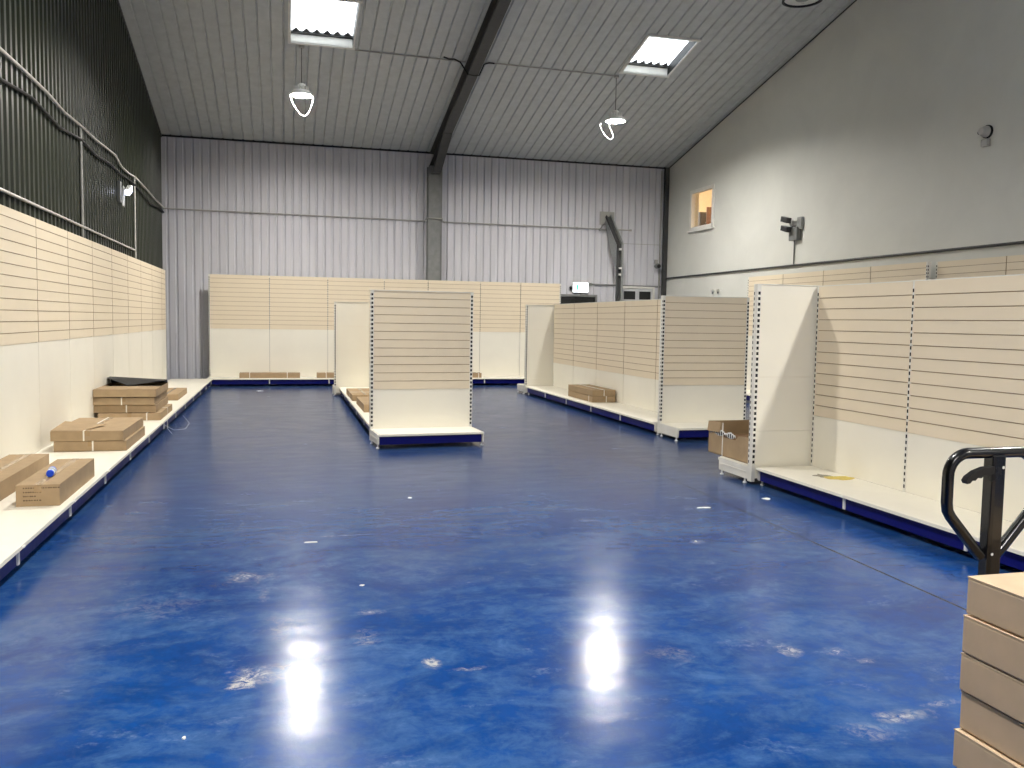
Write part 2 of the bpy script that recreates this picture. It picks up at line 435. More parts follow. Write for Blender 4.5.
b.prism([(18.4, zz(18.4, .3)), (18.4, zz(18.4, .32)), (19.7, zz(19.7, .62)), (20.1, zz(19.7, .62)-.03), (20.1, zz(19.7, .60)-.03), (19.7, zz(19.7, .60))], 'x', 3.30, 3.49)
struct(b.build('trim_2'), 'dark grey steel rafter running up the roof from the column', 'rafter')
b = MB(M['blackmatt']); b.box(XL, XR, YB-.05, YB-.02, ZE-.025, ZE+.02)
struct(b.build('trim_3'), 'dark flashing strip where the roof meets the far wall', 'flashing')
b = MB(M['steel_dark']); b.box(9.19, 9.295, YB-.12, YB-.03, 0, ZE)
struct(b.build('trim_4'), 'dark steel corner post between far wall and white gable wall', 'post')
b = MB(M['steel_dark']); b.tube([(XR-.015, YF, roofz(YF)-.02), (XR-.015, YR, roofz(YR)-.02), (XR-.015, YB-.1, roofz(YB-.1)-.03)], .012)
struct(b.build('trim_5'), 'thin dark trim along the top of the white gable wall', 'trim')
b = MB(M['steel_dark']); b.box(XL+.03, XL+.07, YR, YB-.02, 0, 0)
b = MB(M['steel_dark']); b.prism([(YR, roofz(YR)), (YB-.03, roofz(YB-.03)), (YB-.03, roofz(YB-.03)-.05), (YR, roofz(YR)-.05)], 'x', XL+.035, XL+.06)
struct(b.build('trim_6'), 'dark flashing where the roof meets the green cladding', 'flashing')

# office window in the right wall
w = empty('window_7', (XR, (WY0+WY1)/2, WZ0)); struct(w, 'small white-framed office window high on the white gable wall', 'window')
hy = (WY1-WY0)/2; hz = WZ1-WZ0
b = MB(M['frame']); t = .07
for a in ((-hy-.01, -hy+t, -.01, hz+.01), (hy-t, hy+.01, -.01, hz+.01), (-hy, hy, -.01, t), (-hy, hy, hz-t, hz+.01)): b.box(-.03, .08, *a)
b.box(-.07, .04, -hy-.05, hy+.05, -.05, -.005)
b.build('window_frame', w, bevel=.004)
b = MB(M['glass']); b.box(.03, .04, -hy+t, hy-t, t, hz-t); b.build('window_pane', w)
b = MB(M['office']); x0, x1 = XR+.2, XR+3.2; y0, y1, z0, z1 = 16.2, 22.5, 2.7, 5.3
b.box(x0, x1, y0-.05, y0, z0, z1); b.box(x0, x1, y1, y1+.05, z0, z1); b.box(x1, x1+.05, y0, y1, z0, z1)
b.box(x0, x1, y0, y1, z0-.05, z0); b.box(x0, x1, y0, y1, z1, z1+.05)
struct(b.build('wall_office'), 'cream walls of the lit office seen through the small window', 'wall')
o = MB(M['office_lamp']); o.box(x0+.6, x0+1.6, 18.6, 20.0, z1-.06, z1-.015)
tag(o.build('office_light'), 'warm ceiling light panel inside the small office', 'light')
r = empty('office_cabinet', (10.36, 20.22, 2.701), label='dark cabinet standing inside the office behind the small window', cat='cabinet')
k = MB(M['cabinet']); k.box(-.24, .22, -.2, .2, 0, 1.58); k.build('body', r, bevel=.005)
for z_ in (.1, .6, 1.1):
    d = MB(M['cabinet']); d.box(-.22, .20, -.225, -.2, z_, z_+.42); dd = d.build('drawer', r, bevel=.004)
    h = MB(M['galv']); h.box(-.1, .05, -.24, -.225, z_+.2, z_+.23); h.build('handle', dd)
k = MB(M['cabinet2']); k.box(-.30, .25, -.02, .02, 0, 1.65)
for px in (-.18, .03): k.box(px, px+.15, -.03, -.02, .15, 1.45)
o = k.build('office_door_leaf', bevel=.004); o.location = (10.40, 19.62, 2.701)
tag(o, 'brown timber panel standing inside the office right of the dark cabinet', 'panel')

# doors in the far wall
def wall_door(name, x0, x1, z1, leafm, panes, label, lip):
    r = empty(name, ((x0+x1)/2, YB-.03, 0)); struct(r, label, 'door'); w = (x1-x0)/2
    f = MB(M['steel'] if lip else M['frame'])
    f.box(-w-.05, -w, -.07, .0, 0, z1+.05); f.box(w, w+.05, -.07, .0, 0, z1+.05); f.box(-w, w, -.07, .0, z1, z1+.05)
    f.build('door_frame', r, bevel=.004)
    n = 2
    for q in range(n):
        a = -w+2*w*q/n+.004; c = -w+2*w*(q+1)/n-.004
        l = MB(leafm)
        l.box(a, c, -.045, -.005, .01, z1-.005)
        if lip:
            for zz_ in [j*.09 for j in range(1, int(z1/.09))]: l.box(a, c, -.055, -.045, zz_, zz_+.06)
        lf = l.build('door_leaf', r, bevel=.003)
        if panes:
            g = MB(M['doordark']); m = (a+c)/2; g.box(m-.15, m+.15, -.055, -.045, z1-.27, z1-.07); g.build('vision_panel', lf)
        h = MB(M['galv']); hx = c-.07 if q == 0 else a+.07; h.tube([(hx, -.05, .95), (hx, -.11, .95), (hx, -.11, 1.15), (hx, -.05, 1.15)], .01); h.build('door_handle', lf)
wall_door('door_1', 6.35, 7.42, 2.10, M['doordark'], False, 'black slatted double door in the far wall under the exit sign', True)
wall_door('door_2', 8.12, 8.94, 2.33, M['doorpaint'], True, 'pale double door with two small dark glass panels by the corner', False)

# ------------------------------------------------------------------ shelving
SH = .17
def slat_bm(x0, x1, zb, zt, yf=0.0):
    """slatwall board with real T-grooves, front face at y = yf"""
    bb = MB(M['slat'], M['groove']); p = .0985; g = .0065; d = .009; th = .019
    prof = []; mi = []
    z = zb
    prof.append((yf, z))
    for k in range(1, 12):
        zc = zb+k*p
        prof += [(yf, zc-g/2), (yf+d, zc-g/2), (yf+d, zc+g/2), (yf, zc+g/2)]; mi += [0, 1, 1, 1]
    prof.append((yf, zt)); mi += [0]
    prof += [(yf+th, zt), (yf+th, zb)]; mi += [0, 0, 0]
    n = len(prof); vs = [(x0, *q) for q in prof]+[(x1, *q) for q in prof]
    o = len(bb.v); bb.v += vs
    for i in range(n):
        j = (i+1) % n; bb.f.append([i, j, n+j, n+i]); bb.mi.append(mi[i]); bb.sm.append(False)
    for s_ in (0, n):
        # end caps as strips
        bb.f.append([s_+i for i in range(n)]); bb.mi.append(1); bb.sm.append(False)
    return bb
def upright_bm(x, zt, y0, y1, slots_front=True, slots_back=False, side=0, w=.03):
    sw = .008 if w < .035 else .0115
    bb = MB(M['bracket'], M['slot']); bb.box(x-w/2, x+w/2, y0, y1, .03, zt)
    z = .2
    while z < zt-.04:
        if slots_front: bb.quad((x-sw, y0-.0006, z), (x+sw, y0-.0006, z), (x+sw, y0-.0006, z+.028), (x-sw, y0-.0006, z+.028), 1)
        if slots_back: bb.quad((x-sw, y1+.0006, z), (x+sw, y1+.0006, z), (x+sw, y1+.0006, z+.028), (x-sw, y1+.0006, z+.028), 1)
        if side:
            xx = x+side*(w/2+.0006)
            for yy in (y0+.006,): bb.quad((xx, yy, z), (xx, yy+.014, z), (xx, yy+.014, z+.026), (xx, yy, z+.026), 1)
        z += .05
    return bb
def shelf_side(root, joints, depth, zt, zb, lowseams, T=1, off=0, slats=True, endclips=True, gap=.009, lgap=None, cut=None):
    """one face. T=1: front looks to -y from plane y=off; T=-1: looks to +y from plane y=off (mirrored)"""
    def Y(y): return off+T*y
    def bx(bb, x0, x1, ya, yb, z0, z1, mi=0): bb.box(x0, x1, min(Y(ya), Y(yb)), max(Y(ya), Y(yb)), z0, z1, mi)
    for a, c in zip(joints, joints[1:]):
        a1, c1 = a+gap, c-gap
        if cut and c > cut: c1 = cut
        lg = gap if lgap is None else lgap
        if slats:
            sb = slat_bm(a1, c1, zb, zt)
            if T != 1 or off: sb.v = [(x, Y(y), z) for x, y, z in sb.v]
            sb.build('slatwall_panel', root)
        zs = [SH]+[q for q in lowseams if q < zb-.05]+[zb-.002]
        for q, (l0, l1) in enumerate(zip(zs, zs[1:])):
            p = MB(M['panel']); bx(p, a1-gap+lg, c1+(gap-lg if c1 == c-gap else 0), .003, .006, l0, l1-.001); p.build('back_panel', root)
        s = MB(M['shelf'])
        prof = [(0.0, SH), (-depth+.004, SH), (-depth, SH-.004), (-depth, SH-.026), (-depth+.012, SH-.026), (-depth+.012, SH-.012), (0, SH-.012)]
        s.prism([(Y(y), z) for y, z in prof], 'x', a+.001, c-.001); s.build('base_shelf', root)
        k = MB(M['kick']); bx(k, a+.006, c-.006, -depth+.035, -depth+.047, .046, SH-.028); k.build('kick_plate', root)
    for i, x in enumerate(joints):
        e = 0 if 0 < i < len(joints)-1 else 1
        br = MB(M['bracket'])
        w0, w1 = (x-.004, x+.004) if not e else ((x-.018, x-.001) if i == 0 else (x+.001, x+.018))
        prof = [(0, .045), (-depth+.03, .045), (-depth+.02, .06), (-depth+.02, SH-.035), (-depth+.002, SH-.028), (-depth+.002, SH-.005) if e else (-depth+.03, SH-.028), (0, SH-.005) if e else (0, SH-.028)]
        br.prism([(Y(y), z) for y, z in prof], 'x', w0, w1)
        if e: bx(br, min(w0, w1)-.004, max(w0, w1)+.004, -depth+.05, -.03, .10, .115)
        bo = br.build('base_bracket', root)
        if e:
            for fy in (-depth+.07, -.06):
                ft = MB(M['white_plastic'], M['galv']); m = (w0+w1)/2
                ft.lathe([(0, 0), (.019, 0), (.019, .01), (.008, .018), (.008, .045), (0, .045)], (m, Y(fy), 0), 12); ft.build('levelling_foot', bo)
        if endclips and not e:
            cl = MB(M['white_plastic']); bx(cl, x-.011, x+.011, -depth+.022, -depth+.036, .05, SH-.028)
            bx(cl, x-.018, x+.018, -depth-.008, -depth+.01, SH-.022, SH-.012); cl.build('joint_clip', root)

def wall_run(name, loc, rz, joints, depth, zt, zb, label, seams=(), cut=None):
    r = empty(name, loc, rz, label=label, cat='shelving', group=None)
    shelf_side(r, joints, depth, zt, zb, seams, gap=.006, lgap=.0035, cut=cut)
    for i, x in enumerate(joints):
        if cut and x > cut: x = cut+.012
        upright_bm(x, zt, .0215 if 0 < i < len(joints)-1 else -.001, .06, True, False, (-1 if i == 0 else (1 if i == len(joints)-1 else 0))).build('upright', r)
    bp = MB(M['panel']); bp.box(joints[0]+.016, (cut or joints[-1])-.016, .061, .065, .1, zt-.02); bp.build('rear_sheet', r)
    return r
def gondola_run(loc, rz, joints, depth, zt, zb, label, recess=False):
    """double sided, spine centred at y=0"""
    r = empty('gondola_shelving', loc, rz, label=label, cat='shelving')
    g_ = .006 if recess else .009; u_ = .018 if recess else .0345
    shelf_side(r, joints, depth, zt, zb, (), 1, -.035, gap=g_); shelf_side(r, joints, depth, zt, zb, (), -1, .035, gap=g_)
    for i, x in enumerate(joints): upright_bm(x, zt, -u_, u_, True, True).build('upright', r)
    t = MB(M['bracket']); t.box(joints[0]-.01, joints[-1]+.01, -.034, .034, zt, zt+.008); t.build('top_cap', r)
    return r
def end_bay(loc, rz, zt, zb, label, seams, depth=.57):
    r = empty('gondola_end_bay', loc, rz, label=label, cat='shelving')
    J = [-.61, .61]
    shelf_side(r, J, depth, zt, zb, (), 1, -.03, gap=.018)
    for i, x in enumerate(J):
        upright_bm(x, zt, -.034, .034, True, True, (-1, 1)[i], w=.036).build('upright', r)
    zs = [.06]+list(seams)+[zt-.002]
    for l0, l1 in zip(zs, zs[1:]):
        p = MB(M['panel']); p.box(-.591, .591, .014, .029, l0, l1-.002); p.build('rear_panel', r)
    t = MB(M['bracket']); t.box(-.63, .63, -.034, .034, zt, zt+.008); t.build('top_cap', r)
    return r
ZT, ZB = 1.80, .635
WT, WB = 2.37, 1.205
wall_run('shelving_run', (-2.25, 0, 0), PI/2, [1.63+1.25*k for k in range(15)], .82, WT, WB,
         'long run of cream wall shelving with beige slatwall under the green cladding', cut=18.45)
wall_run('shelving_run', (0, 19.75, 0), 0, [-1.53, -.28, .97, 2.22, 3.22, 4.45, 5.42, 6.40], .57, WT+.01, WB+.01,
         'cream wall shelving with beige slatwall along the far white cladding')
wall_run('shelving_run', (9.05, 15.70, 0), -PI/2, [0, 1.25, 2.5, 3.75, 5.0], .57, 2.43, 1.26,
         'cream wall shelving against the white gable wall, its farther section')
wall_run('shelving_run', (9.15, 10.62, 0), -PI/2, [0, 1.25, 2.5, 3.75, 5.0, 6.25, 7.5], .57, 2.425, 1.255,
         'cream wall shelving against the white gable wall, its nearer set-back section')
gondola_run((1.63, 16.70, 0), -PI/2, [0, 1.25, 2.5, 3.75, 5.0, 6.18], .57, ZT, ZB, 'middle gondola run with flat cartons on its left base shelf, mostly behind its end bay', True)
end_bay((1.625, 10.38, 0), math.radians(4), ZT+.01, ZB+.005, 'freestanding slatwall end bay facing forward in the middle of the floor', (.5, 1.0, 1.4), depth=.53)
end_bay((1.57, 16.76, 0), PI, ZT-.02, ZB, 'plain-backed end bay at the far end of the middle gondola run', (.42, .88, 1.33))
gondola_run((5.34, 16.75, 0), -PI/2, [0, 1.25, 2.5, 3.75, 5.0, 6.22], .57, ZT+.02, ZB+.015, 'gondola shelving run right of centre with two stacked cartons on its base shelf', True)
end_bay((5.41, 10.46, 0), 0, ZT+.03, ZB+.03, 'slatwall end bay facing forward at the near end of the run right of centre', (.5, 1.0, 1.4))
end_bay((5.36, 16.82, 0), PI, ZT, ZB, 'plain-backed end bay at the far end of the run right of centre', (.33, .82, 1.31))
gondola_run((4.81, 7.03, 0), -PI/2, [0, 1.25, 2.5, 3.75, 5.0], .57, ZT+.035, ZB+.01, 'nearest gondola shelving run on the right beside the pallet truck')
end_bay((4.80, 7.10, 0), PI, ZT+.04, ZB, 'plain-backed end bay of the nearest right run, open carton on its base', (.5, 1.0))

# ------------------------------------------------------------------ cartons
def carton(x0, x1, y0, y1, z0, z1, label, group=None, rz=0, m='carton', strap=None, flap=None, tape=True, name='cardboard_box', text=False):
    cx, cy = (x0+x1)/2, (y0+y1)/2; w, d, h = (x1-x0)/2, (y1-y0)/2, z1-z0
    r = empty(name, (cx, cy, z0), rz, label=label, cat='box', group=group)
    b = MB(M[m]); b.box(-w, w, -d, d, .0005, h-.004)
    b.build('carton_body', r, bevel=.004)
    f = MB(M[m])
    g = .0015
    if d >= w: f.box(-w, -g, -d, d, h-.004, h-.0008); f.box(g, w, -d, d, h-.004, h-.0008)
    else: f.box(-w, w, -d, -g, h-.004, h-.0008); f.box(-w, w, g, d, h-.004, h-.0008)
    f.build('top_flaps', r)
    if tape:
        t = MB(M['tape'])
        if d >= w: t.box(-.024, .024, -d-.001, d+.001, h-.0008, h); t.box(-.024, .024, -d-.001, -d, h-.05, h)
        else: t.box(-w-.001, w+.001, -.024, .024, h-.0008, h); t.box(w, w+.001, -.024, .024, h-.05, h)
        t.build('packing_tape', r)
    for s_ in (strap or []):
        a, q = s_; k = MB(M['strap']); e = .0025; ww = .007
        if a == 'x':   # loop crossing at x=q, runs round in y
            k.box(q-ww, q+ww, -d-e, -d, 0, h); k.box(q-ww, q+ww, d, d+e, 0, h); k.box(q-ww, q+ww, -d-e, d+e, h, h+e)
        else:
            k.box(-w-e, -w, q-ww, q+ww, 0, h); k.box(w, w+e, q-ww, q+ww, 0, h); k.box(-w-e, w+e, q-ww, q+ww, h, h+e)
        k.build('strap', r)
    if flap:   # lid flap lifted; polygon list in local x,y,z
        k = MB(M[m])
        for P in flap: k.add(P, [tuple(range(len(P)))])
        o = k.build('lifted_flap', r); sol = o.modifiers.new('solid', 'SOLIDIFY'); sol.thickness = .004
    if text:
        k = MB(M['ink']); random.seed(3)
        for row, (n, wd) in enumerate(((15, .20), (8, .10), (6, .07), (7, .10))):
            x = -w+.045
            for q in range(n):
                l = .006+.006*random.random(); zz_ = h-.022-row*.028
                k.box(x, x+l, -d-.0008, -d, zz_-.004, zz_+.004); x += wd/n*1.15
        k.build('printed_text', r)
    return r
S0 = SH
bA = carton(-1.745, -1.475, 6.42, 7.55, S0, S0+.148, 'long flat carton with printed end and a water bottle on top', text=True)
carton(-2.20, -1.90, 5.75, 7.95, S0, S0+.135, 'long low carton against the back panel beside the bottle carton')
carton(-2.10, -1.46, 8.95, 10.1, S0, S0+.098, 'lower of the two wide strapped cartons nearest the bottle carton', strap=[('x', .02)])
carton(-2.12, -1.48, 8.94, 10.1, S0+.101, S0+.197, 'upper of the two wide strapped cartons with a lifted top flap', rz=-.01, strap=[('x', -.03)],
       flap=[[(-.32, -.57, .102), (-.05, -.57, .098), (.1, -.2, .115), (-.3, -.1, .14)]])
zz0 = S0
for k, (dx, dy, lb) in enumerate(((0, 0, 'bottom carton of the four-high stack, sticking out towards the aisle'),
                                  (-.06, .05, 'second carton from the bottom of the four-high stack'),
                                  (-.07, .02, 'third carton from the bottom of the four-high stack'),
                                  (-.06, 0, 'top carton of the four-high stack with its lid standing open'))):
    if k == 3:
        r = empty('cardboard_box', (-1.83+dx, 12.1+dy, zz0), .0, label=lb, cat='box'); w, d, h = .36, .6, .098; th = .004
        b = MB(M['carton']); b.box(-w, w, -d, d, .001, .006); b.box(-w, -w+th, -d, d, .001, h); b.box(w-th, w, -d, d, .001, h); b.box(-w, w, -d, -d+th, .001, h); b.box(-w, w, d-th, d, .001, h)
        b.build('carton_body', r)
        b = MB(M['carton']); b.box(-w, w, -d, -.05, h-.003, h); b.build('top_flap', r)
        b = MB(M['blackmatt']); b.box(-w+th, w-th, -.05, d-th, .01, .06); b.build('dark_inside_fill', r)['label'] = 'black fill standing in for the dark inside of the carton'  # shade inside the open carton, put in as a black fill
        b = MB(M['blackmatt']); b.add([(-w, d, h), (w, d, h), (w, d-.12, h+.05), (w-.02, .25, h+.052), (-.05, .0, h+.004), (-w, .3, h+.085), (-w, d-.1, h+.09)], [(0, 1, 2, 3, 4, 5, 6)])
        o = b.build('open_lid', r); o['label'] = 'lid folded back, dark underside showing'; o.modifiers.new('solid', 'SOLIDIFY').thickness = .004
    else:
        carton(-2.20+dx, -1.48+dx, 11.5+dy, 12.7+dy, zz0, zz0+.092, lb, strap=[('x', .02 if k == 1 else -.02)] if k else [('x', .2), ('y', .1)])
    zz0 += .0965
carton(-1.93, -1.57, 14.2, 15.5, S0, S0+.095, 'single small carton beyond the four-high stack')
carton(-.90, .36, 19.30, 19.62, S0, S0+.105, 'strapped carton on the far wall shelving left of the middle run', strap=[('x', -.42), ('x', .36)])
carton(.72, 1.95, 19.30, 19.62, S0, S0+.105, 'strapped carton on the far wall shelving partly behind the middle run', strap=[('x', -.42), ('x', .36)])
carton(3.30, 4.40, 19.30, 19.62, S0, S0+.105, 'strapped carton on the far wall shelving just right of the forward-facing end bay', strap=[('x', -.3), ('x', .48)])
carton(1.06, 1.48, 13.85, 15.15, S0, S0+.10, 'farther carton on the left base shelf of the middle run', strap=[('y', -.15)])
carton(1.09, 1.53, 12.15, 13.40, S0, S0+.11, 'nearer carton on the left base shelf of the middle run')
carton(4.88, 5.28, 13.25, 14.5, S0, S0+.10, 'lower of the two dark cartons on the run right of centre', strap=[('y', -.45), ('x', .04)])
carton(4.88, 5.28, 13.25, 14.5, S0+.103, S0+.203, 'upper of the two dark cartons on the run right of centre', strap=[('x', .0)])

# open torn carton on the end bay base
r = empty('open_cardboard_box', (4.5, 7.58, SH+.001), 0, label='open torn carton with white strap resting on the base of the plain-backed end bay', cat='box')
x0, x1, y0, y1 = -.28, .25, -.38, .42; th = .005
b = MB(M['carton'])
b.box(x0, x1, y0, y1, 0, .006)
b.prism([(y0, .006), (y1, .006), (y1, .32), (y0, .37)], 'x', x1-th, x1); b.box(x0, x1, y1-th, y1, .006, .32)
b.prism([(y0, 0), (y1, 0), (y1, .32), (y1-.26, .33), (y1-.31, .19), (y0+.26, .19), (y0+.2, .235), (y0, .25)], 'x', x0, x0+th)
b.prism([(x0, 0), (x1, 0), (x1, .28), (x0+.2, .26), (x0, .25)], 'y', y0, y0+th)
b.build('carton_body', r)
b = MB(M['carton']); b.add([(x0-.001, y1, .32), (x0-.001, y1-.26, .33), (x0-.012, y1-.25, .23), (x0-.014, y1, .22)], [(0, 1, 2, 3)])
o = b.build('torn_flap', r); o.modifiers.new('solid', 'SOLIDIFY').thickness = .004
b = MB(M['carton_dark']); b.box(x0+.03, x1-.03, y0+.03, y1-.1, .008, .19); b.build('packing_insert', r)
b = MB(M['strap']); b.box(x0-.003, x0-.0005, y1-.30, y1-.285, 0, .33); b.build('strap', r)
b = MB(M['paper'], M['slot'])
for k in range(14):
    y = y1-.04-k*.036; b.box(x0-.006, x0-.002, y-.036, y, .205+.012*math.sin(k), .245+.01*math.sin(k*1.3), 0)
    b.box(x0-.0078, x0-.006, y-.030, y-.012, .208+.012*math.sin(k), .232+.01*math.sin(k*1.3), 1)
b.build('torn_tape_strip', r)['label'] = 'torn black and white edge strip'

# boxes on pallet truck
BX0, BX1, BY0, BY1 = 1.372, 1.99, .40, 1.462
words = ['top', 'second', 'third', 'fourth', 'fifth', 'sixth', 'seventh', 'eighth', 'ninth', 'lowest']
for k in range(10):
    zt_ = .963-k*.0819
    dx = [.003, 0, -.001, .001, -.006, .002, -.002, 0, .002, 0][k]
    carton(BX0+dx, BX1+dx, BY0, BY1+[0, .002, .003, 0, .004, 0, 0, 0, 0, 0][k], zt_-.0815, zt_-.001, '%s flat carton of the pallet stack in the near right corner' % words[k],
           m='carton_pale', tape=False, rz=[0, .004, 0, -.003, .004, 0, 0, 0, 0, 0][k])
r = empty('timber_pallet', (1.68, .93, 0), 0, label='timber pallet under the stacked pale cartons', cat='pallet')
for k in range(5):
    b = MB(M['wood']); y = -.52+k*.235; b.box(-.31, .31, y, y+.1, .122, .1425); b.build('deck_board', r, bevel=.002)
for x in (-.31, -.035, .25):
    b = MB(M['wood']); b.box(x, x+.06, -.52, .52, .018, .122) if False else None
    for y in (-.52, -.05, .42):
        b.box(x, x+.07, y, y+.1, .021, .1215)
    b.build('bearer_blocks', r)
    b = MB(M['wood']); b.box(x, x+.07, -.52, .52, .001, .0205); b.build('runner_board', r)

# pallet truck
PT = empty('pallet_truck', (1.556, 1.60, 0), 0, label='black pallet truck with loop handle behind the pale carton stack', cat='pallet truck')
def arc(c, r_, a0, a1, n=8): return [(c[0]+r_*math.cos(a0+(a1-a0)*k/n), 0, c[1]+r_*math.sin(a0+(a1-a0)*k/n)) for k in range(n+1)]
hw = .119; zt_ = 1.195; R_ = .05
left = [(-.02, 0, .958), (-.035, 0, .972)]+[(-hw+.012, 0, 1.052)]+[(-hw+.003, 0, 1.066), (-hw, 0, 1.085)]+[(-hw, 0, 1.13)]+arc((-hw+R_, zt_-R_), R_, PI, PI/2)
loop = left+[(0, 0, zt_)]+[(-x, y, z) for x, y, z in reversed(left)]
b = MB(M['black']); b.tube(loop, .0125, 14); b.build('handle_loop', PT)
b = MB(M['black']); b.prism([(-.014, -.013), (-.006, -.017), (.020, -.017), (.022, -.013), (.022, .012), (-.014, .012)], 'z', .44, zt_-.004); b.build('handle_mast', PT, bevel=.003)
b = MB(M['blackmatt'])
pr = [(-.024, 1.168), (-.05, 1.166), (-.075, 1.158), (-.094, 1.146), (-.100, 1.137), (-.096, 1.130), (-.088, 1.131), (-.082, 1.137), (-.074, 1.137), (-.068, 1.143), (-.058, 1.142), (-.052, 1.148), (-.040, 1.147), (-.024, 1.152)]
b.prism([(x+.006, z) for x, z in pr], 'y', -.026, -.010); b.build('release_lever', PT, bevel=.0015)
b = MB(M['white_plastic'])
for (x, z) in ((.014, 1.163), (-.004, .965)): b.lathe([(0, -.002), (.0035, -.002), (.0035, 0), (0, 0)], (x, -.0175, z), 10, 0, Matrix.Rotation(PI/2, 4, 'X'))
b.build('pivot_bolt', PT)
b = MB(M['black']); b.tube([(0, 0, .45), (0, .0, .40)], .03, 12); b.box(-.07, .07, -.05, .05, .18, .40); b.lathe([(0, .12), (.055, .12), (.055, .36), (0, .36)], (0, .05, 0), 16); b.build('hydraulic_pump', PT, bevel=.004)
for s_ in (-1, 1):
    b = MB(M['rubber']); b.lathe([(0, -.025), (.05, -.025), (.085, -.02), (.085, .02), (.05, .025), (0, .025)], (s_*.045, .06, .086), 20, 0, Matrix.Rotation(PI/2, 4, 'Y')); b.build('steer_wheel', PT)
    b = MB(M['black']); x = .12+s_*.19
    b.prism([(-.06, .045), (-.06, .20), (-.11, .085), (-1.2, .085), (-1.25, .06), (-1.25, .045)], 'x', *((-.10, .0) if s_ < 0 else (.25, .36))); b.build('fork', PT, bevel=.003)
b = MB(M['black']); b.box(-.14, .38, -.075, -.05, .06, .26); b.build('fork_frame', PT, bevel=.004)

# water bottle on carton
r = empty('water_bottle', (-1.615, 6.82, S0+.148+.026), 0, label='small clear water bottle with blue cap lying on the long printed carton', cat='bottle')
r.rotation_euler = (0, PI/2, math.radians(97)); r.scale = (.85, .85, .95)
b = MB(M['clear']); b.lathe([(0, -.10), (.026, -.10), (.032, -.092), (.032, -.03), (.029, -.025), (.032, -.02), (.032, .05), (.024, .075), (.013, .09), (.013, .1)], seg=20); b.build('bottle_body', r)
b = MB(M['blueplastic']); b.lathe([(.0325, .01), (.0335, .01), (.0335, .035), (.0325, .035)], seg=20); b.build('label_band', r)
b = MB(M['blueplastic']); b.lathe([(0, -.128), (.026, -.128), (.03, -.12), (.03, -.098), (.0, -.098)], seg=18); b.build('bottle_cap', r)

# strap ends over the shelf edge, tape scraps
b = MB(M['strap'])
b.tube([(-1.56, 12.3, .20), (-1.45, 11.9, .185), (-1.40, 11.5, .172), (-1.36, 11.2, .10), (-1.30, 11.1, .05)], .002, 6); b.tube([(-1.5, 11.3, .176), (-1.41, 11.1, .174), (-1.30, 11.3, .07), (-1.22, 11.8, .02), (-1.2, 12.1, .06), (-1.3, 12.3, .14)], .002, 6)
tag(b.build('packing_strap'), 'loose white packing strap hanging over the left shelf edge by the four-high stack', 'strap')
def scrap(name, x, y, z, rx, ry, m, label, cat, n=11, seed=1, th=.002, rz=0):
    random.seed(seed); P = []
    for k in range(n):
        a = 2*PI*k/n; q = .55+.55*random.random(); P.append((rx*q*math.cos(a), ry*q*math.sin(a)))
    b = MB(m); b.prism(P, 'z', 0, th); o = b.build(name); o.location = (x, y, z); o.rotation_euler = (0, 0, rz); return tag(o, label, cat)
scrap('tape_scrap', 4.66, 6.40, SH+.0005, .16, .13, M['yellow'], 'torn yellow tape scrap stuck on the nearest right base shelf', 'scrap', 15, 4)
scrap('tape_residue', 4.55, 6.52, SH+.0004, .09, .10, M['greyscrap'], 'grey tape residue beside the yellow scrap on the nearest right base shelf', 'scrap', 13, 9)
for (x, y, rx, ry, lb, sd) in ((3.97, 6.47, .05, .05, 'white paper scrap on the floor near the plain-backed end bay foot', 2),
                         (3.27, 6.24, .09, .02, 'thin white scrap on the floor in the middle of the right aisle', 5),
                         (1.01, 7.05, .03, .03, 'small white scrap on the floor in front of the forward-facing end bay', 6),
                         (.37, 4.02, .0, .0, '', 0),
                         (2.71, 5.27, .012, .014, 'tiny pale pebble of plaster on the floor right of centre', 10),
                         (-.34, 3.12, .012, .012, 'small white chip on the floor low left of the left lamp reflection', 12),
                         (.17, 5.75, .09, .012, 'thin white sliver on the floor above the left lamp reflection', 13),
                         (-.45, 17.97, .10, .08, 'white scrap on the floor in front of the far wall shelving', 15),
                         (.42, 4.75, .025, .012, 'small white scrap on the floor just right above the left lamp reflection', 16)):
    if not lb: continue
    scrap('paper_scrap', x, y, .0003, rx*.7, ry, M['paper'], lb, 'scrap', 9, sd, .004)

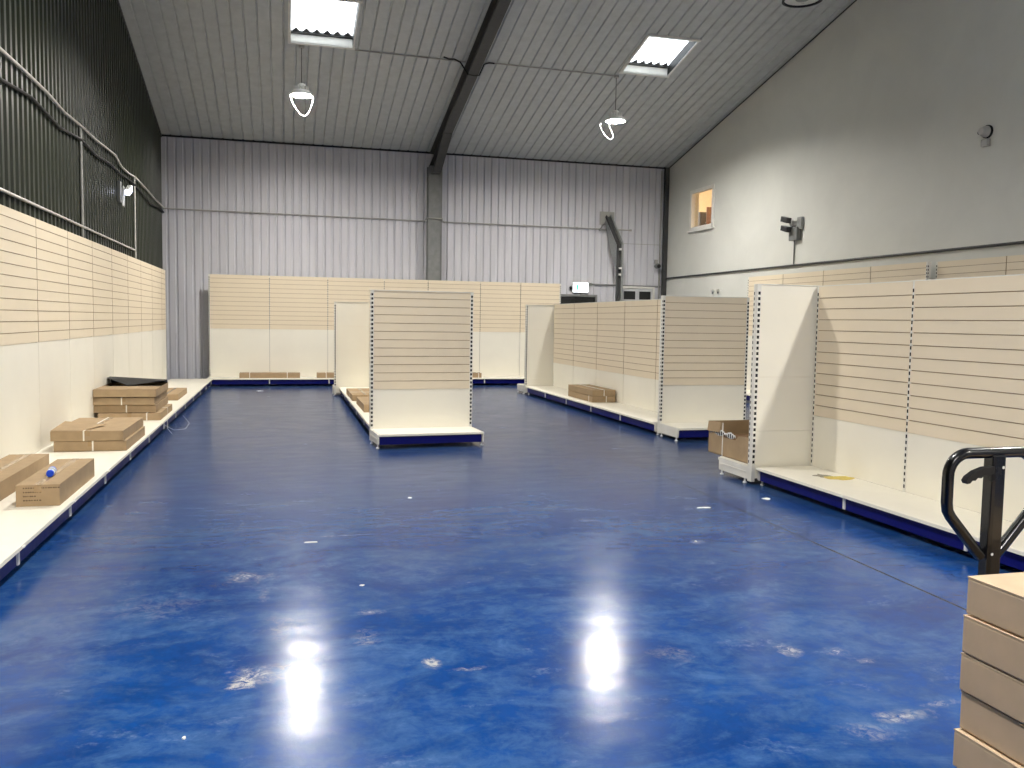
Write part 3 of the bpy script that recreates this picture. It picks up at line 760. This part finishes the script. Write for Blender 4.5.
# ------------------------------------------------------------------ lamps
def lamp(x, y, z, lit, label):
    r = empty('high_bay_lamp', (x, y, z), 0, label=label, cat='lamp', group=None)
    b = MB(M['conduit_light'] if lit else M['blackmatt']); b.lathe([(0, .17), (.05, .17), (.075, .15), (.085, .06), (.20, .045), (.235, .02), (.24, -.02), (.215, -.022), (.212, .0)] if not lit else [(0, .17), (.05, .17), (.07, .15), (.08, .06), (.145, .045), (.17, .02), (.196, -.036), (.190, -.037), (.158, .002), (.150, .004)], seg=32); b.build('housing', r)  # lit lamps: pale housing and fins colour in the glow around the lens
    for k in range(12):
        pass
    fins = MB(M['conduit_light'] if lit else M['blackmatt'])
    for k in range(14):
        a = 2*PI*k/14; fins.box(.06, .19 if not lit else .13, -.003, .003, .05, .12, 0, Matrix.Rotation(a, 4, 'Z'))
    fins.build('heat_sink_fins', r)
    b = MB(M['lens'] if lit else M['lens_off']); b.lathe([(0, -.006), (.06, -.006), (.11, -.005), (.145, -.002), (.155, .0)] if lit else [(0, -.006), (.10, -.006), (.20, -.003), (.212, .0)], seg=32); b.build('lens', r)
    if not lit:
        b = MB(M['grey_plastic']); b.lathe([(0, -.012), (.07, -.012), (.08, -.006)], seg=24); b.build('lamp_centre', r)
    b = MB(M['cable_dark']); b.tube([(0, 0, .17), (0, 0, roofz(y)-z+.0)], .006, 6); b.build('hanging_cable', r)
    b = MB(M['conduit']); b.lathe([(0, 0), (.05, 0), (.05, -.05), (.0, -.05)], (0, 0, roofz(y)-z+.005), 12); b.build('ceiling_box', r)
    return r
def loop_cable(lampo, pts):
    x = y = z = 0
    P = [Vector(p) for p in pts]; out = []
    for i in range(len(P)-1):          # Catmull-Rom
        p0 = P[max(i-1, 0)]; p1 = P[i]; p2 = P[i+1]; p3 = P[min(i+2, len(P)-1)]
        for k in range(8):
            t = k/8; out.append(.5*((2*p1)+(p2-p0)*t+(2*p0-5*p1+4*p2-p3)*t*t+(3*p1-p0-3*p2+p3)*t**3))
    out.append(P[-1]); b = MB(M['white_plastic']); b.tube([(x+q.x, y+q.y, z+q.z) for q in out], .008, 8)
    b.build('looped_lead', lampo)
LZ = 5.42
L1 = lamp(.335, 16.05, 5.42, True, 'lit round high bay lamp hanging in the left row near the far rooflight')
L2 = lamp(6.26, 16.07, 5.41, True, 'lit round high bay lamp hanging in the right row near the far rooflight')
lamp(6.13, 9.60, 5.44, False, 'unlit round high bay lamp at the top right of the roof')
for (x, y) in ((.335, 9.6), (.335, 3.0), (6.2, 3.0), (.335, -3.6), (6.2, -3.6)):
    lamp(x, y, 5.42, True, {(.335, 9.6): 'lit high bay lamp of the left row above the frame', (.335, 3.0): 'lit high bay lamp of the left row overhead', (6.2, 3.0): 'lit high bay lamp of the right row overhead',
        (.335, -3.6): 'lit high bay lamp of the left row behind the viewpoint', (6.2, -3.6): 'lit high bay lamp of the right row behind the viewpoint'}[(x, y)])
loop_cable(L1, [(-.21, 0, .0), (-.15, 0, -.18), (-.02, 0, -.36), (.09, 0, -.36), (.17, 0, -.2), (.21, 0, .0)])
loop_cable(L2, [(-.16, -.05, .0), (-.14, -.05, -.15), (-.06, -.05, -.33), (-.13, -.05, -.40), (-.25, -.05, -.3), (-.33, -.05, -.15), (-.31, -.05, -.1)])

# ------------------------------------------------------------------ conduits, cables and fittings
def pipe(name, pts, r_, m, label, cat='conduit', clips=None, axis=None):
    root = empty(name, pts[0], 0, label=label, cat=cat); o = Vector(pts[0])
    b = MB(m); b.tube([Vector(p)-o for p in pts], r_, 8); b.build('tube', root)
    for c in (clips or []):
        k = MB(m); v = Vector(c)-o; s_ = r_*1.7; k.box(v.x-s_, v.x+s_, v.y-s_, v.y+s_, v.z-s_, v.z+s_); k.build('junction_box', root, bevel=.003)
    return root
yb = YB-.03
pipe('conduit_pipe', [(-2.48, yb, 3.78), (3.2, yb-.0, 3.76)], .014, M['conduit'], 'horizontal grey conduit across the far wall left of the column', clips=[(-.68, yb, 3.77)])
pipe('conduit_pipe', [(3.2, yb, 3.76), (3.2, 19.9, 3.80), (3.56, 19.9, 3.80), (3.62, yb, 3.76), (8.33, yb, 3.76)], .014, M['conduit'], 'horizontal grey conduit across the far wall right of the column', clips=[(5.6, yb, 3.76), (6.93, yb, 3.76), (8.33, yb, 3.76)])
pipe('conduit_pipe', [(7.26, yb, 2.41), (7.9, yb, 2.40), (9.17, yb, 2.39)], .018, M['steel'], 'low grey conduit above the doors running to the corner post', clips=[(7.30, yb, 2.41)])
pipe('conduit_pipe', [(8.0, yb, 3.43), (9.2, yb, 3.43)], .006, M['conduit'], 'thin cable high on the far wall by the corner post')
pipe('corner_pipe', [(9.12, yb-.02, 0.0), (9.12, yb-.02, 5.25)], .02, M['conduit'], 'slim grey pipe beside the dark corner post')
pipe('conduit_pipe', [(XR-.03, YB-.15, 2.60), (XR-.03, 14.0, 2.60), (XR-.03, 2.0, 2.59)], .02, M['steel_dark'], 'long dark pipe running along the white gable wall above the shelving')
xl = XL+.044
wav = [(xl+.03, 20.15, 3.80)]
for (y, z) in ((19, 3.80), (17.8, 3.84), (16.9, 3.86), (16.4, 3.87), (15.8, 3.83), (15.1, 3.83), (14.6, 3.92), (14.0, 3.90), (13.2, 3.87), (12.3, 3.87), (11.4, 3.84), (10.6, 3.88), (9.8, 3.88), (9.0, 3.87), (7, 3.86), (4, 3.87), (0, 3.87)): wav.append((xl+.03, y, z))
pipe('wavy_cable', wav, .017, M['conduit_light'], 'pale wavy cable along the green cladding, the upper of two', 'cable')
wd = [(xl+.025, 20.3-.12, 3.70)]+[(xl+.025, y, z) for y, z in ((19.4, 3.70), (18.3, 3.64), (17.2, 3.70), (16, 3.74), (15, 3.70), (14.2, 3.72), (13.2, 3.66), (12.3, 3.70), (11.2, 3.62), (10, 3.68), (9, 3.60), (6, 3.66), (0, 3.62))]
pipe('dark_cable', wd, .019, M['cable_dark'], 'dark sagging cable along the green cladding, the lower of two', 'cable')
pipe('conduit_pipe', [(xl+.02, 12.30, 2.30), (xl+.02, 12.30, 3.86)], .016, M['conduit'], 'vertical conduit on the green cladding, the nearer one')
pipe('conduit_pipe', [(xl+.02, 16.42, 2.20), (xl+.02, 16.42, 3.86)], .018, M['conduit_light'], 'vertical pale conduit on the green cladding, the farther one')
pipe('conduit_pipe', [(xl+.02, 0, 2.60), (xl+.02, 16.42, 2.60)], .018, M['conduit_light'], 'horizontal pale conduit just above the left slatwall')
# purlin conduit on the roof
for (xa, xb, lb) in ((1.25, 3.28, 'thin conduit on the roof lining between left rooflight and rafter'), (3.5, 6.22, 'thin conduit on the roof lining between rafter and right rooflight')):
    pipe('roof_conduit', [(xa, 16.0, roofz(16.0)-.02), (xb, 16.05, roofz(16.05)-.02)], .013, M['conduit'], lb)
b = MB(M['cable_dark']); zc = roofz(15.95)
b.tube([(2.85, 15.95, zc-.02), (2.95, 15.95, zc-.05), (3.05, 15.95, zc-.04), (3.15, 15.9, zc-.10), (3.29, 15.88, zc-.31), (3.4, 15.88, zc-.325), (3.5, 15.88, zc-.31), (3.6, 15.92, zc-.09), (3.7, 15.95, zc-.05), (3.8, 15.95, zc-.05)], .014, 8)
tag(b.build('black_cable'), 'black cable looped under the rafter on the roof conduit line', 'cable')

# exit sign
r = empty('exit_sign', (7.03, YB-.035, 2.20), 0, label='glowing white exit sign with green running figure above the black door', cat='sign')
b = MB(M['white_plastic']); b.box(-.2, .2, -.07, 0, .0, .24); b.build('sign_case', r, bevel=.006)
b = MB(M['exit_glow']); b.box(-.19, .19, -.078, -.0705, .01, .23); b.build('lit_panel', r)
b = MB(M['exit_green']); y = -.0805
def gq(*P):
    P = [(p[0]+.03, p[1]) for p in P]; b.add([(p[0], y, p[1]) for p in P]+[(p[0], y+.002, p[1]) for p in P], [tuple(range(len(P))), tuple(range(2*len(P)-1, len(P)-1, -1))]+[(i, (i+1) % len(P), len(P)+(i+1) % len(P), len(P)+i) for i in range(len(P))])
gq((.03, .185), (.06, .185), (.06, .215), (.03, .215)); gq((-.0, .12), (.04, .11), (.06, .175), (.02, .18)); gq((-.04, .15), (-.03, .14), (.02, .165), (.02, .18)); gq((.05, .15), (.09, .13), (.095, .14), (.055, .17))
gq((.0, .12), (.02, .11), (-.02, .06), (-.06, .055), (-.06, .068), (-.025, .075)); gq((.03, .115), (.045, .11), (.06, .075), (.045, .04), (.03, .045), (.04, .078)); gq((-.14, .05), (-.09, .05), (-.09, .2), (-.14, .2))
b.build('running_figure', r)
o = MB(M['blackmatt']); o.lathe([(0, 0), (.035, 0), (.045, .03), (.03, .06), (0, .065)], (0, 0, 0), 14, 0, Matrix.Rotation(PI/2, 4, 'X')); o.box(-.02, .02, -.03, .02, -.05, .0)
oo = o.build('wall_sensor'); oo.location = (6.80, YB-.03, 2.31); tag(oo, 'small dark sensor on the wall left of the exit sign', 'sensor')
# corner loudspeaker
r = empty('security_camera', (9.02, YB-.03, 2.9), 0, label='small grey camera with dark lens beside the corner post', cat='camera')
b = MB(M['conduit']); b.box(-.04, .04, -.06, 0, .06, .16); b.build('mount', r, bevel=.01)
b = MB(M['grey_plastic']); b.lathe([(0, -.1), (.05, -.1), (.065, -.05), (.065, .03), (0, .05)], (0, -.12, .0), 16, 0, Matrix.Rotation(PI/2, 4, 'X')); b.build('body', r)
b = MB(M['blackmatt']); b.lathe([(0, .1), (.045, .1), (.05, .08)], (0, -.13, -.01), 16, 0, Matrix.Rotation(PI/2, 4, 'X')); b.build('camera_lens', r)

# bent trunking against far wall
r = empty('bent_trunking', (7.80, 19.55, 0), 0, label='tall bent metal trunking rising in front of the far wall left of the pale door', cat='trunking')
def chan(bb, p, q, w=.075, d=.08, mi=0, mo=1):
    p = Vector(p); q = Vector(q); dr = (q-p).normalized(); X = Vector((1, 0, 0)); X = (X-dr*X.dot(dr)).normalized(); N = dr.cross(X)
    if N.y > 0: N = -N
    def bx(a0, a1, n0, n1, mi): 
        vs = [base+X*a+N*n for base in (p, q) for n in (n0, n1) for a in (a0, a1)]
        bb.add(vs, [(0, 2, 3, 1), (4, 5, 7, 6), (0, 1, 5, 4), (2, 6, 7, 3), (0, 4, 6, 2), (1, 3, 7, 5)], mi)
    bx(-w, w, 0, .008, mo); bx(-w, -w+.02, .008, d, mo); bx(w-.045, w, 0, d, mi)
b = MB(M['galv'], M['steel_dark']); chan(b, (0, 0, .02), (0, 0, 3.36)); b.build('vertical_channel', r)
b = MB(M['galv'], M['steel_dark']); chan(b, (0, 0, 3.34), (-.12, .50, 4.04)); b.build('sloping_channel', r)
b = MB(M['galv']); b.add([(-.08, 0, 2.75), (-.08, 0, 3.34), (-.20, .50, 4.0), (-.12, .3, 3.2)], [(0, 1, 2, 3)]); o = b.build('gusset_plate', r); o.modifiers.new('solid', 'SOLIDIFY').thickness = .004
b = MB(M['conduit']); b.box(-.30, .08, .585, .60, 3.86, 4.18); b.build('wall_plate', r, bevel=.003)
b = MB(M['galv']); b.tube([(-.32, .57, 3.72), (-.15, .44, 3.98), (-.12, .57, 3.72), (-.32, .57, 3.72)], .015, 8); b.build('stay_bracket', r)
b = MB(M['white_plastic'])
for z_ in (3.2, 2.75, 2.6): b.box(-.03, .02, -.1, -.04, z_, z_+.05)
b.build('cable_clips', r)

# emergency light on green wall
r = empty('emergency_light', (XL+.04, 15.05, 3.45), 0, label='small lit emergency light on the green cladding near the cables', cat='light')
b = MB(M['grey_plastic']); b.box(0, .05, -.17, .02, -.2, .12); b.build('back_box', r, bevel=.006)
b = MB(M['white_plastic'])
b.box(-.03, .035, -.28, .03, -.03, .06, 0, Matrix.Translation((.13, .2, .05)) @ Matrix.Rotation(.35, 4, 'X')); b.build('lamp_head', r, bevel=.01)
b = MB(M['em_glow']); b.box(-.025, .042, -.285, .0, -.034, .045, 0, Matrix.Translation((.13, .2, .05)) @ Matrix.Rotation(.35, 4, 'X')); b.build('lit_tube', r)
b = MB(M['white_plastic']); b.box(.05, .07, .02, .12, -.24, .08, 0, Matrix.Rotation(-.15, 4, 'X')); b.build('hanging_plate', r, bevel=.004)

# twin spot emergency unit on gable wall
r = empty('twin_spot_light', (XR, 14.58, 3.28), 0, label='grey twin-head emergency spotlight on the white gable wall', cat='light')
b = MB(M['grey_plastic']); b.box(-.10, 0, -.28, -.02, -.22, .02); b.build('battery_box', r, bevel=.012)
for (y, z, lb) in ((.14, .17, 0), (.13, -.0, 0)):
    R4 = Matrix.Translation((-.14, y-.1, z+.02)) @ Matrix.Rotation(.25, 4, 'X')
    b = MB(M['steel_dark'], M['galv']); b.box(-.07, .03, -.16, .06, -.055, .045, 0, R4); h = b.build('lamp_head', r, bevel=.01)
    b = MB(M['cable_dark']); b.box(-.075, -.07, -.14, .04, -.04, .03, 0, R4); b.build('lamp_glass', h)
b = MB(M['galv']); b.tube([(-.03, -.1, -.05), (-.10, -.07, .08), (-.12, -.05, .2)], .02, 8); b.box(-.06, -.0, -.35, -.22, -.02, .2); b.build('mounting_arm', r)
pipe('drop_conduit', [(XR-.02, 14.48, 2.61), (XR-.02, 14.48, 3.1)], .012, M['grey_plastic'], 'short vertical conduit below the twin spotlight')

r = empty('wall_alarm', (XR, 9.96, 4.08), 0, label='small round grey alarm unit over a square box high on the gable wall', cat='alarm')
b = MB(M['conduit_light']); b.lathe([(0, .13), (.05, .12), (.075, .06), (.08, .0)], (0, 0, .07), 20, 0, Matrix.Rotation(-PI/2, 4, 'Y')); b.build('round_housing', r)
b = MB(M['blackmatt']); b.lathe([(.0, .0), (.03, .0), (.026, .035), (0, .04)], (-.07, .05, .06), 14, 0, Matrix.Rotation(-PI/2, 4, 'Y')); b.lathe([(.078, .0), (.09, .0), (.09, .025), (.078, .03)], (0, 0, .07), 20, 0, Matrix.Rotation(-PI/2, 4, 'Y')); b.build('dark_rim', r)
b = MB(M['conduit']); b.box(-.06, 0, -.055, .06, -.13, -.03); b.build('square_box', r, bevel=.01)
for (y, lb) in ((17.6, 'farther'), (17.36, 'nearer')):
    b = MB(M['conduit_light'], M['grey_plastic']); b.lathe([(0, .07), (.03, .07), (.035, .04), (.02, 0)], (0, 0, 0), 12, 0, Matrix.Rotation(-PI/2, 4, 'Y')); b.box(-.05, -.02, -.012, .012, -.07, .03, 1)
    o = b.build('wall_tap'); o.location = (XR, y, 2.22); tag(o, 'small metal tap on the gable wall, the %s of two' % lb, 'tap')

# ------------------------------------------------------------------ world
W = bpy.data.worlds.new('world'); S.world = W; W.use_nodes = True; nt = W.node_tree
bg = nt.nodes['Background']
sky = nt.nodes.new('ShaderNodeTexSky'); sky.sky_type = 'HOSEK_WILKIE'; sky.turbidity = 9; sky.ground_albedo = .5; sky.sun_direction = (.2, -.4, .9)
mx = nt.nodes.new('ShaderNodeMix'); mx.data_type = 'RGBA'; mx.inputs[0].default_value = .85; mx.inputs[7].default_value = (1, 1.03, 1.06, 1)
nt.links.new(sky.outputs[0], mx.inputs[6]); nt.links.new(mx.outputs[2], bg.inputs[0]); bg.inputs[1].default_value = 7

vs_ = S.view_settings; vs_.view_transform = 'Standard'; vs_.look = 'None'; vs_.gamma = 1; vs_.use_curve_mapping = False; vs_.exposure = -.12

# ------------------------------------------------------------------ groups of repeats
for o in list(C.objects):
    if o.parent or 'label' not in o or o.get('kind'): continue
    n = o.name.split('.')[0]; lb = o['label']; g = None
    if n == 'high_bay_lamp': g = 'high bay lamps hanging from the roof'
    elif n == 'gondola_end_bay': g = 'gondola end bays'
    elif n == 'gondola_shelving': g = 'double-sided gondola runs'
    elif n == 'shelving_run': g = 'shelving runs along the walls'
    elif n == 'paper_scrap': g = 'white scraps on the floor'
    elif n == 'wall_tap': g = 'taps on the gable wall'
    elif n == 'conduit_pipe': g = 'conduits on the walls'
    elif n == 'roof_conduit': g = 'conduits on the roof lining'
    elif n == 'cardboard_box': g = 'pale cartons stacked on the pallet' if 'pallet stack' in lb else 'flat cartons on the base shelves'
    if g: o['group'] = g
